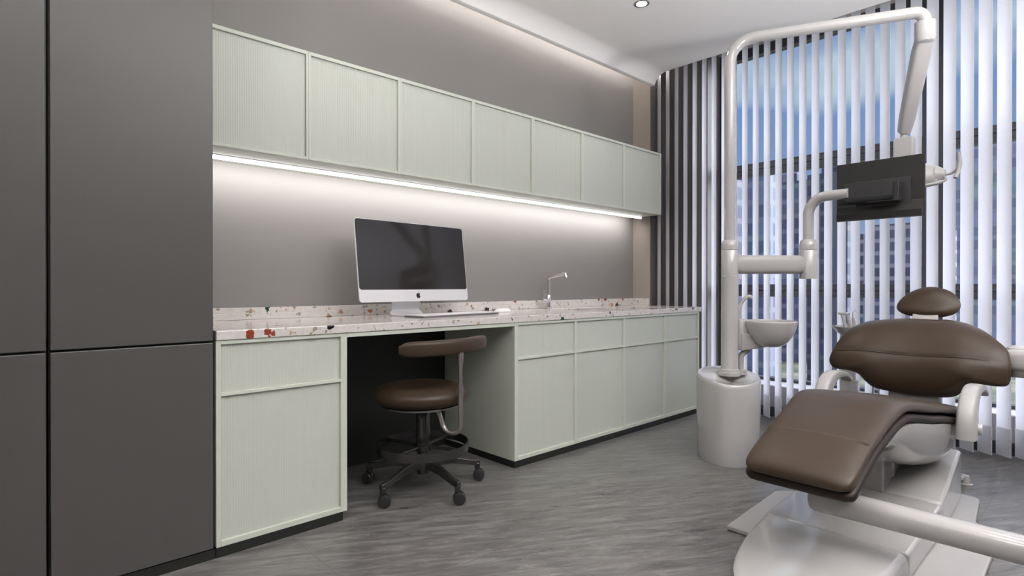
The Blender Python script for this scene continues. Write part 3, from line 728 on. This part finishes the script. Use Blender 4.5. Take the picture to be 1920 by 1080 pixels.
# seams on the leg cushion
def on_cushion(x, yy, lift=.0):
    z_ = smooth_interp(x, SXs, SZs); hw = smooth_interp(x, SXs, HWs)
    return Vector((x, CY + yy, z_ + .010 * (1 - (yy / hw) ** 2) + lift))
sm = MB()
for dx in (0, .007):
    sm.tube([on_cushion(2.075 + dx - .0 * k, -.161 + .322 * k / 24, -.0006) for k in range(25)], .0012, 6)
sm.build('seam', 'thread', t)
pp = []
x = 1.884
edge = []
for k in range(60):
    x = 1.895 + (2.95 - 1.895) * k / 59
    hw = smooth_interp(x, SXs, HWs); z_ = smooth_interp(x, SXs, SZs)
    edge.append((x, hw, z_))
# backrest: outline in (y, z), surface x depends on z; built as concentric rings
OUT = [(.437, .786), (.383, .746), (.345, .703), (.333, .63), (.339, .558), (.373, .543), (.432, .543), (.475, .530), (.505, .497), (.541, .466), (.614, .455), (.703, .453), (.79, .458), (.865, .469),
       (.905, .500), (.935, .535), (.983, .552), (1.045, .556), (1.073, .590), (1.061, .654), (1.031, .726), (.993, .775), (.936, .806), (.852, .821), (.758, .830), (.643, .829), (.578, .830), (.501, .815)]
outl = catmull([(y_, z_, 0) for y_, z_ in OUT], 6)
BZ = [.45, .50, .55, .60, .64, .70, .76, .81, .86]; BX = [3.410, 3.392, 3.380, 3.380, 3.390, 3.425, 3.478, 3.538, 3.60]
bx = lambda z_: smooth_interp(z_, BZ, BX)
cen = Vector((.703, .655, 0))
def back_pt(y_, z_, h):
    x_ = bx(z_); z2 = bx(z_ + .01); T = Vector((z2 - x_, 0, .01)).normalized(); Nn = Vector((-T.z, 0, T.x))
    return Vector((x_, y_, z_)) + Nn * h
def back_h(s_, y_, z_):
    h = .030 * (1 - s_ ** 7)
    h += .016 * math.exp(-((abs(y_ - CY) - .20) / .07) ** 2) * math.exp(-((z_ - .56) / .10) ** 2) * (1 - s_ ** 4)
    h -= .012 * math.exp(-((y_ - CY) / .13) ** 2) * (1 - s_ ** 4)
    h -= .005 * math.exp(-((z_ - .648) / .010) ** 2) * (1 - s_ ** 6)
    return h
def back_shell(scale, f, flat=None, nr=26):
    rings = []
    for k in range(nr + 1):
        s_ = (k / nr); s_ = 1 - (1 - s_) ** 1.7; s_ = max(s_, .004)
        ring = [];
        for p in outl:
            q = cen + (p - cen) * s_ * scale; ring.append(back_pt(q.x, q.y, f(s_, q.x, q.y)))
        rings.append(ring)
    back = []
    for k in (0, 1, 2, 3):
        s_ = (1, .985, .9, .01)[k]; d = (-.012, -.020, -.022, -.022)[k]
        back.append([back_pt(*(cen + (p - cen) * s_ * scale).xy, d) for p in outl])
    return MB().loft(rings + back)
back_shell(1.0, back_h).build('backrest_cushion', 'leather', t, angle=70)
# rear board and piping
rings = [[back_pt(*(cen + (p - cen) * s_).xy, d) for p in outl] for s_, d in ((.01, -.0225), (.99, -.0225), (1.012, -.026), (1.012, -.040), (.98, -.046), (.01, -.046))]
MB().loft(rings).build('backrest_board', 'leather_dark', t, angle=50)
loop = [back_pt(*(cen + (p - cen) * 1.004).xy, -.014) for p in outl]; MB().tube(loop + [loop[0]], .0045, 10, cap=False).build('piping', 'leather', t)
sp = []
for k in range(41):
    y_ = .345 + (1.050 - .345) * k / 40; z_ = .648
    # distance ratio to outline along the line from centre
    u = abs(y_ - CY) / .358; sp.append(back_pt(y_, z_, back_h(u, y_, z_) + .0003))
MB().tube(sp, .0022, 8).build('seam', 'leather_dark', t)
# back support, headrest
MB().box(3.432, 3.50, CY - .11, CY + .11, .40, .60).build('back_bracket', 'white_satin', t, bevel=.01)
hm = MB().loft([[(3.545 + dx, CY - .062, z_), (3.545 + dx, CY + .050, z_), (3.575 + dx, CY + .050, z_), (3.575 + dx, CY - .062, z_)] for dx, z_ in ((.03, .76), (.085, .815), (.115, .855), (.155, .90))])
hm.build('headrest_bar', 'white_satin', t, bevel=.004)
HO = [(.833, .887), (.815, .931), (.764, .975), (.690, .997), (.612, .979), (.568, .941), (.552, .895), (.574, .857), (.623, .838), (.690, .830), (.764, .839), (.815, .858)]
ho = catmull([(a, b, 0) for a, b in HO], 6); hc = Vector((.692, .885, 0))
def hpt(q, h): return Vector((3.665 + (q.y - .83) * .42 - h, q.x, q.y + h * .25))
rings = []
for k in range(17):
    s_ = max(.004, 1 - (1 - k / 16) ** 1.8); rings.append([hpt(hc + (p - hc) * s_, .038 * (1 - s_ ** 2.6) - .010 * math.exp(-((hc + (p - hc) * s_).y - .90) ** 2 / .002) * (1 - s_ ** 2)) for p in ho])
for k in range(1, 9):
    s_ = max(.004, 1 - (k / 8) ** 2.2); rings.append([hpt(hc + (p - hc) * s_, -.034 * (1 - s_ ** 3)) for p in ho])
MB().loft(rings).build('headrest', 'leather', t, angle=70)
# armrests
def armrest(sy, yc, lab):
    pts = [(2.985, .370), (2.985, .42), (3.00, .47), (3.035, .515), (3.10, .545), (3.19, .551), (3.29, .538), (3.36, .505)]
    pts = catmull([(a, b, 0) for a, b in pts], 5, closed=False); rings = []
    for i, p in enumerate(pts):
        a = pts[max(i - 1, 0)]; b = pts[min(i + 1, len(pts) - 1)]; T = (b - a).normalized(); n_ = Vector((-T.y, T.x, 0)); u = i / (len(pts) - 1)
        ww = .066 * (1 - .30 * u); tt = .052 * (1 - .78 * min(1, u * 1.35)) if u < .74 else .0115
        tt = smooth_interp(u, [0, .2, .45, .7, 1], [.056, .054, .038, .020, .011])
        ring = []
        for k in range(20):
            b_ = 2 * pi * k / 20; c_, s_ = cos(b_), sin(b_); c2 = math.copysign(abs(c_) ** .5, c_); s2 = math.copysign(abs(s_) ** .5, s_)
            ring.append((p.x + n_.x * tt * c2, yc + ww * s2 * .55, p.y + n_.y * tt * c2))
        rings.append(ring)
    return MB().loft(rings)
for sy in (-1, 1):
    yc = CY + sy * .278
    a = armrest(sy, yc, '').build('armrest', 'white_satin', t, angle=60)
    MB().tube([(3.01, CY + sy * .18, .400), (3.01, yc, .400)], .034, 24).build('arm_pivot', 'white_satin', t)
    MB().lathe([(0, -.010), (.022, -.010), (.024, -.005), (.024, .010), (0, .012)], (3.01, yc + sy * .038, .408), 28, axis='y').build('pivot_cap', 'white_plastic', a).parent = a

# ------------------------------------------------------------------ delivery unit: swing arm and instrument console
t = thing('instrument_console', 'white doctor console on a thick round swing arm crossing in front of the chair', 'dental console', (2.16, -.45, 0))
AX, AZ = 2.155, .250
pts = [(AX, .78, AZ), (AX, .60, AZ), (AX, -.38, AZ)]
m = MB()
rings = []
for y_ in (.745, .738, .725, .5, .2, -.2, -.42):
    e = (.7 if y_ > .74 else .9 if y_ > .73 else 1)
    ring = []
    for k in range(36):
        a = 2 * pi * k / 36; c_, s_ = cos(a), sin(a)
        g_ = interp(y_, [.0, .35, .75], [.039, .041, .044]); ring.append((AX + g_ * 1.02 * e * math.copysign(abs(c_) ** .85, c_), y_, AZ + g_ * e * math.copysign(abs(s_) ** .85, s_)))
    rings.append(ring)
m.loft(rings).build('swing_arm', 'white_plastic', t, angle=60)
MB().lathe([(.0, .10), (.075, .10), (.08, .11), (.08, .30), (.07, .318), (0, .32)], (AX, -.46, 0), 36).lathe([(.12, .0005), (.12, .02), (.05, .03), (.05, .10)], (AX, -.46, 0), 36).lathe([(.035, .31), (.035, .64), (.05, .65), (.05, .70), (0, .705)], (AX, -.46, 0), 30).build('elbow_post', 'white_plastic', t)
MB().tube([(AX, -.46, .67), (3.55, -.14, .625)], .030, 20).build('link_arm', 'white_satin', t)
MB().box(3.50, 3.80, -.20, .395, .575, .612).build('support_bar', 'steel', t, bevel=.003)
# tray body: rounded, tapering toward its end
rings = []
for y_, hx_, z0_, z1_ in ((.372, .05, .645, .690), (.362, .075, .620, .703), (.33, .092, .607, .709), (.25, .10, .599, .711), (-.16, .10, .599, .711), (-.20, .08, .615, .695)):
    ring = []
    for k in range(28):
        a = 2 * pi * k / 28; c_, s_ = cos(a), sin(a)
        ring.append((3.53 + hx_ * math.copysign(abs(c_) ** .5, c_), y_, (z0_ + z1_) / 2 + (z1_ - z0_) / 2 * math.copysign(abs(s_) ** .5, s_)))
    rings.append(ring)
MB().loft(rings).build('tray', 'white_plastic', t, angle=50)
MB().lathe([(.0, .725), (.024, .722), (.042, .711), (.046, .695)], (3.53, .315, 0), 28).build('control_dome', 'white_plastic', t)
for y_ in (.25, .19, .13):
    MB().tube([(3.55, y_, .705), (3.57, y_ - .01, .745), (3.62, y_ - .02, .795)], [.014, .011, .008], 14).build('handpiece', 'white_satin', t)

# ------------------------------------------------------------------ cuspidor unit with pole, bowl, upper arms
PX_, PY_ = 3.15, 1.53
t = thing('cuspidor_unit', 'white dental water unit with a tall pole, spittoon bowl and side arms', 'dental unit', (PX_, PY_, 0))
def tear(z_, sc=1.0, tilt=0):
    pts = []
    base = [(-.160, .055), (-.150, .125), (-.10, .165), (-.03, .175), (.06, .150), (.155, .07), (.218, -.050), (.205, -.105), (.13, -.125), (.03, -.130), (-.07, -.105), (-.14, -.035)]
    rv = Vector((.731, -.682, 0)); fv = Vector((.682, .731, 0))
    # (u right, v away from the camera side)
    base = [(-.175, .02), (-.16, .09), (-.10, .15), (-.01, .175), (.09, .15), (.14, .09), (.166, .02), (.165, -.035), (.125, -.11), (.05, -.165), (-.02, -.180), (-.10, -.155), (-.155, -.08)]
    for u, v in base:
        p = rv * u * sc + fv * v * sc; pts.append(Vector((PX_ + p.x, PY_ + p.y, z_ + tilt * v)))
    return catmull(pts, 5)
rings = [tear(.0005, .93), tear(.05, .975), tear(.14, .985), tear(.30, 1.0), tear(.462, 1.0, .17), tear(.480, .985, .17), tear(.487, .95, .17), tear(.480, .78, .16), tear(.478, .4, .16), tear(.478, .05, .16)]
MB().loft(rings).build('base_housing', 'white_plastic', t, angle=60)
MB().lathe([(.062, .485), (.062, .505), (.057, .508), (.057, .520), (.050, .523), (.0475, .53), (.0475, 1.058)], (PX_, PY_, 0), 40).build('lower_pole', 'white_plastic', t)
MB().lathe([(.0475, 1.060), (.0475, 1.205), (.046, 1.207)], (PX_, PY_, 0), 40).lathe([(.0475, 1.209), (.0475, 1.235), (.042, 1.258), (.030, 1.268), (.0, 1.270)], (PX_, PY_, 0), 40).build('pole_joint', 'white_plastic', t)
LX, LY, LZ = 3.553, .680, 2.420
p = fillet([(PX_, PY_, 1.26), (PX_, PY_, LZ), (LX, LY, LZ), (LX, LY, 2.30)], [0, .135, .05, 0], 12)
MB().tube(p, [.030] * len(p), 28).build('lamp_pole', 'white_plastic', t)
# side arm to the screen
rv = Vector((.731, -.682, 0)); A0 = Vector((PX_, PY_, 1.125)); A1 = A0 + rv * .455
rings = []
for u, sc in ((.03, .8), (.045, .93), (.06, 1), (.395, 1), (.41, .9), (.425, .72)):
    c_ = A0 + rv * u; fv = Vector((.682, .731, 0)); ring = []
    for k in range(28):
        a = 2 * pi * k / 28; cc, ss = cos(a), sin(a)
        ring.append(c_ + fv * (.042 * sc * math.copysign(abs(cc) ** .7, cc)) + Vector((0, 0, (.054 * sc) * math.copysign(abs(ss) ** .62, ss))))
    rings.append(ring)
MB().loft(rings).build('side_arm', 'white_satin', t, angle=50)
MB().lathe([(.0475, 1.043), (.0475, 1.205), (.046, 1.207)], (A1.x, A1.y, 0), 36).lathe([(.0475, 1.209), (.0475, 1.235), (.042, 1.262), (.033, 1.27), (.0, 1.271)], (A1.x, A1.y, 0), 36).build('elbow_joint', 'white_plastic', t)
MX = 3.575
p = fillet([(A1.x, A1.y, 1.262), (A1.x, A1.y, 1.508), (A1.x - .03, 1.00, 1.508)], .10, 12)
MB().tube(p, .0285, 26).build('screen_tube', 'white_plastic', t)
# spittoon
BC = Vector((PX_, PY_, 0)) + rv * .218 - Vector((.682, .731, 0)) * .03
prof = [(.0, .652), (.05, .655), (.092, .678), (.122, .722), (.139, .770), (.144, .795), (.142, .801), (.137, .803), (.132, .798), (.128, .775), (.11, .735), (.08, .705), (.03, .695), (.0, .694)]
pp = catmull([(a, b, 0) for a, b in prof], 3, closed=False)
MB().lathe([(max(q.x, .0005), q.y) for q in pp], (BC.x, BC.y, 0), 56).build('spittoon_bowl', 'white_plastic', t)
c0 = Vector((PX_, PY_, 0)) + rv * .068
rings = []
for z_, a, b in ((.635, .030, .035), (.66, .032, .040), (.80, .030, .036), (.812, .024, .03)):
    rings.append([c0 + rv * (a * math.copysign(abs(cos(q)) ** .5, cos(q))) + Vector((.682, .731, 0)) * (b * math.copysign(abs(sin(q)) ** .5, sin(q))) + Vector((0, 0, z_)) for q in [2 * pi * k / 24 for k in range(24)]])
br = MB().loft(rings)
rings = []
for u, z0_, z1_ in ((.05, .63, .735), (.12, .640, .72), (.20, .652, .70), (.255, .662, .70)):
    c_ = Vector((PX_, PY_, 0)) + rv * u; fv = Vector((.682, .731, 0)); w_ = .045
    rings.append([c_ + fv * s1 * w_ + Vector((0, 0, zz)) for s1, zz in ((-1, z0_), (-1, z1_), (1, z1_), (1, z0_))])
br.loft(rings)
br.build('bowl_bracket', 'white_satin', t, bevel=.006, segs=3)
MB().tube(fillet([tuple(Vector((PX_, PY_, .50)) + rv * .065), tuple(Vector((PX_, PY_, .60)) + rv * .065), tuple(Vector((PX_, PY_, .637)) + rv * .11)], .03), .016, 16).lathe([(.03, .49), (.03, .515), (.02, .52)], tuple(Vector((PX_, PY_, 0)) + rv * .068), 20).build('drain_pipe', 'white_satin', t)
pq = [Vector((PX_, PY_, z_)) + rv * u for u, z_ in ((.050, .80), (.052, .85), (.066, .90), (.095, .935), (.118, .940), (.124, .928))]
MB().tube(catmull(pq, 5, closed=False), [.0145] + [.013] * 8 + [.0105] * 17, 16).build('bowl_filler', 'white_satin', t)

# monitor on the arm (seen from behind)
t = thing('patient_monitor', 'black flat monitor seen from behind on the curved white tube', 'monitor', (MX, .88, 1.35))
y0, y1, z0_, z1_ = .683, 1.098, 1.368, 1.692
MB().box(MX - .006, MX + .012, y0, y1, z0_, z1_).build('panel', 'screen_back', t, bevel=.002, smooth=False)
MB().loft([[(MX - .006, y0 + .004, z_), (MX - .006, y1 - .002, z_)] [::1] + [(MX - .006 - d, y1 - .006, z_), (MX - .006 - d, y0 + .008, z_)] for z_, d in ((z0_ + .001, .020), (z0_ + .035, .024), (z0_ + .075, .012), (z0_ + .09, .002))]).build('lower_housing', 'screen_back', t, smooth=False)
MB().box(MX + .0122, MX + .0135, y0 + .012, y1 - .012, z0_ + .02, z1_ - .012).build('screen', 'screen_glass', t, smooth=False)
MB().loft([[(3.43, .800, 1.482), (3.43, 1.022, 1.482), (3.45, 1.022, 1.455), (3.50, .82, 1.455)][0:0] or [(x_, .80, a), (x_, 1.022, a), (x_, 1.022, b), (x_, .80, b)] for x_, a, b in ((3.442, 1.474, 1.560), (3.50, 1.452, 1.545))]).build('bracket_box', 'black_plastic', t, smooth=False, bevel=.002)
MB().box(3.485, MX - .005, .78, .93, 1.45, 1.555).box(MX - .02, MX - .005, .74, 1.0, 1.42, 1.58).build('mount_plate', 'black_plastic', t, smooth=False, bevel=.003)

# operating lamp
t = thing('operating_lamp', 'white dental lamp with handles hanging behind the black monitor', 'dental lamp', (LX, LY, 2.30))
MB().lathe([(.046, 2.365), (.046, 2.280), (.040, 2.262), (.028, 2.255), (0, 2.253)], (LX, LY, 0), 40).lathe([(.032, 2.365), (.047, 2.365)], (LX, LY, 0), 40).build('collar', 'white_plastic', t)
e0 = Vector((LX + .004, LY + .002, 2.295)); e1 = Vector((3.80, .824, 1.872)); T = (e1 - e0).normalized(); sidev = T.cross(Vector((0, 0, 1))).normalized(); upv = sidev.cross(T)
rings = []
for u, w_, h_ in ((0, .036, .034), (.15, .042, .040), (.85, .036, .036), (1.0, .030, .030)):
    c_ = e0.lerp(e1, u); rings.append([c_ + sidev * (w_ * math.copysign(abs(cos(a)) ** .5, cos(a))) + upv * (h_ * math.copysign(abs(sin(a)) ** .5, sin(a))) for a in [2 * pi * k / 28 for k in range(28)]])
MB().loft(rings).build('spring_arm', 'white_satin', t, angle=50)
MB().lathe([(.018, 1.82), (.018, 1.88)], (e1.x, e1.y, 0), 20).build('swivel', 'white_plastic', t)
MB().box(3.765, 3.835, .775, .870, 1.66, 1.836).build('swivel_box', 'white_satin', t, bevel=.006, segs=3)
hd = Vector((3.80, .815, 1.625)); rings = []
for u in range(13):
    v = u / 12; y_ = .17 * (1 - 2 * v)
    hh = .030 + .062 * math.sqrt(max(0, 1 - (y_ / .172) ** 2)) ; rings.append((y_, hh))
prof = [(.172, .0), (.176, .02), (.172, .05), (.150, .082), (.11, .105), (.05, .118), (.0, .12)]
inner = [(.166, .004), (.150, .04), (.11, .07), (.05, .085), (.0, .088)]
Mh = Matrix.Translation(hd) @ Matrix.Rotation(math.radians(-22), 4, 'Y') @ Matrix.Diagonal((.62, 1, 1, 1)) @ Matrix.Translation((0, 0, -.06))
MB().lathe([(r, h) for r, h in prof] [::-1] + inner, (0, 0, 0), 56, cap=False).xf(Mh).build('lamp_head', 'white_satin', t, angle=50)
MB().lathe([(.0, .062), (.10, .055), (.11, .05), (.10, .045), (0, .052)], (0, 0, 0), 40, cap=False).xf(Mh).build('reflector', 'chrome', t)
MB().tube([tuple(Mh @ Vector((.17 * cos(a), .176 * sin(a), .012))) for a in [2 * pi * k / 48 for k in range(49)]], .009, 12, cap=False).build('rim', 'white_satin', t)
for s_ in (-1, 1):
    yb_ = hd.y + s_ * .175
    MB().tube(catmull([(3.80, yb_, 1.605), (3.80, yb_ + s_ * .028, 1.607), (3.79, yb_ + s_ * .052, 1.622), (3.785, yb_ + s_ * .064, 1.648)], 5, closed=False), .0068, 12).tube(catmull([(3.765, yb_ + s_ * .052, 1.575), (3.78, yb_ + s_ * .062, 1.61), (3.785, yb_ + s_ * .068, 1.66), (3.782, yb_ + s_ * .064, 1.715)], 5, closed=False), .0098, 14).build('handle', 'white_satin', t)
    MB().tube([(3.80, yb_ - s_ * .035, 1.605), (3.80, yb_ + s_ * .004, 1.605)], [.055, .028], 20).build('handle_mount', 'white_satin', t)

# assistant stand behind the chair
QX, QY = 3.90, 1.13
t = thing('assistant_stand', 'slim white stand with a small instrument tray behind the chair', 'instrument stand', (QX, QY, 0))
MB().lathe([(.0, .0005), (.15, .0005), (.15, .02), (.06, .03), (.052, .05), (.050, .42), (.0, .43)], (QX, QY, 0), 36).build('column', 'white_plastic', t)
MB().lathe([(.045, .42), (.045, .64), (.040, .70)], (QX - .01, QY + .005, 0), 32).build('upper_post', 'white_satin', t)
prof = [(.0, .695), (.045, .70), (.062, .712), (.085, .740), (.094, .748), (.095, .753), (.088, .754), (.05, .742), (.0, .742)]
MB().lathe([(max(a, .0005), b) for a, b in prof], (QX, QY, 0), 44).build('tray', 'white_plastic', t)
for i, (dx, dy) in enumerate(((-.012, .012), (.004, -.008), (.012, -.03))):
    b0 = Vector((QX + dx, QY + dy, .742)); tp = b0 + Vector((-.008, .022 - .006 * i, .085 - .02 * (i == 2)))
    mm = MB().tube([b0, b0.lerp(tp, .6), tp], [.011, .0095, .007], 14)
    if i < 2: mm.tube([tp + Vector((.006, -.010, .004)), tp + Vector((-.010, .018, .006))], .0075, 12)
    else: mm.tube(catmull([tuple(tp), tuple(tp + Vector((0, 0, .03))), tuple(tp + Vector((.01, -.014, .045)))], 5, closed=False), .0025, 8)
    mm.build('handpiece', 'white_satin', t)
for dx in (0, .03):
    MB().tube(catmull([(QX + .02, QY - .075 - dx, .74), (QX + .01, QY - .10 - dx, .60), (QX, QY - .13 - dx, .42), (QX, QY - .11 - dx, .22), (QX, QY - .05, .12)], 6, closed=False), .005, 10).build('hose', 'white_satin', t)

# ------------------------------------------------------------------ outside
struct(MB().box(20, 900, -500, 700, -14.2, -14), 'ground', 'park_ground', smooth=False)
def rat(u):   # tangent of the bearing for the column where a block stands
    k = (u - 960) / 1058.2; return (.731 - .682 * k) / (.682 + .731 * k)
blds = [(70, .485, .565, 15, 'grey', 'grey office block outside, furthest left behind the blind', 3.2, 2.4, (.20, .21, .26), (.07, .08, .12)),
        (94, .418, .490, 20, 'blue', 'bluish tower outside behind the water unit pole', 2.6, 3.0, (.22, .24, .32), (.09, .11, .17)),
        (118, .350, .420, 22, 'violet', 'tall violet grey apartment block outside behind the side arm', 2.8, 3.0, (.20, .20, .26), (.06, .07, .11)),
        (84, .292, .352, 16.5, 'brick', 'dark patterned block outside left of the monitor', 2.2, 2.2, (.13, .13, .17), (.04, .045, .07)),
        (135, .160, .300, 12, 'balcony', 'pale low block with balcony rows outside below the monitor', 9, 2.6, (.36, .34, .38), (.07, .075, .11)),
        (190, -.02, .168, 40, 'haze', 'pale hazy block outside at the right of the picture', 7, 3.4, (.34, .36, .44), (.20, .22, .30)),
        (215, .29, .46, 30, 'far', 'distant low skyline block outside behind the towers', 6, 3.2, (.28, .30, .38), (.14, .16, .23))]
for i, (D, a, b, zt, nm, lbl, sx, sz, wc, wn) in enumerate(blds):
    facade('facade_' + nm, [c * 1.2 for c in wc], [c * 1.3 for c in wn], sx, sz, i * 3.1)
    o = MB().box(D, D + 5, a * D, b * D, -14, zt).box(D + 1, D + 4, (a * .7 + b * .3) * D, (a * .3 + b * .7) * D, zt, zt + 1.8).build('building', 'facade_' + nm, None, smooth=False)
    tag(o, lbl, 'building', 'city blocks outside the window')
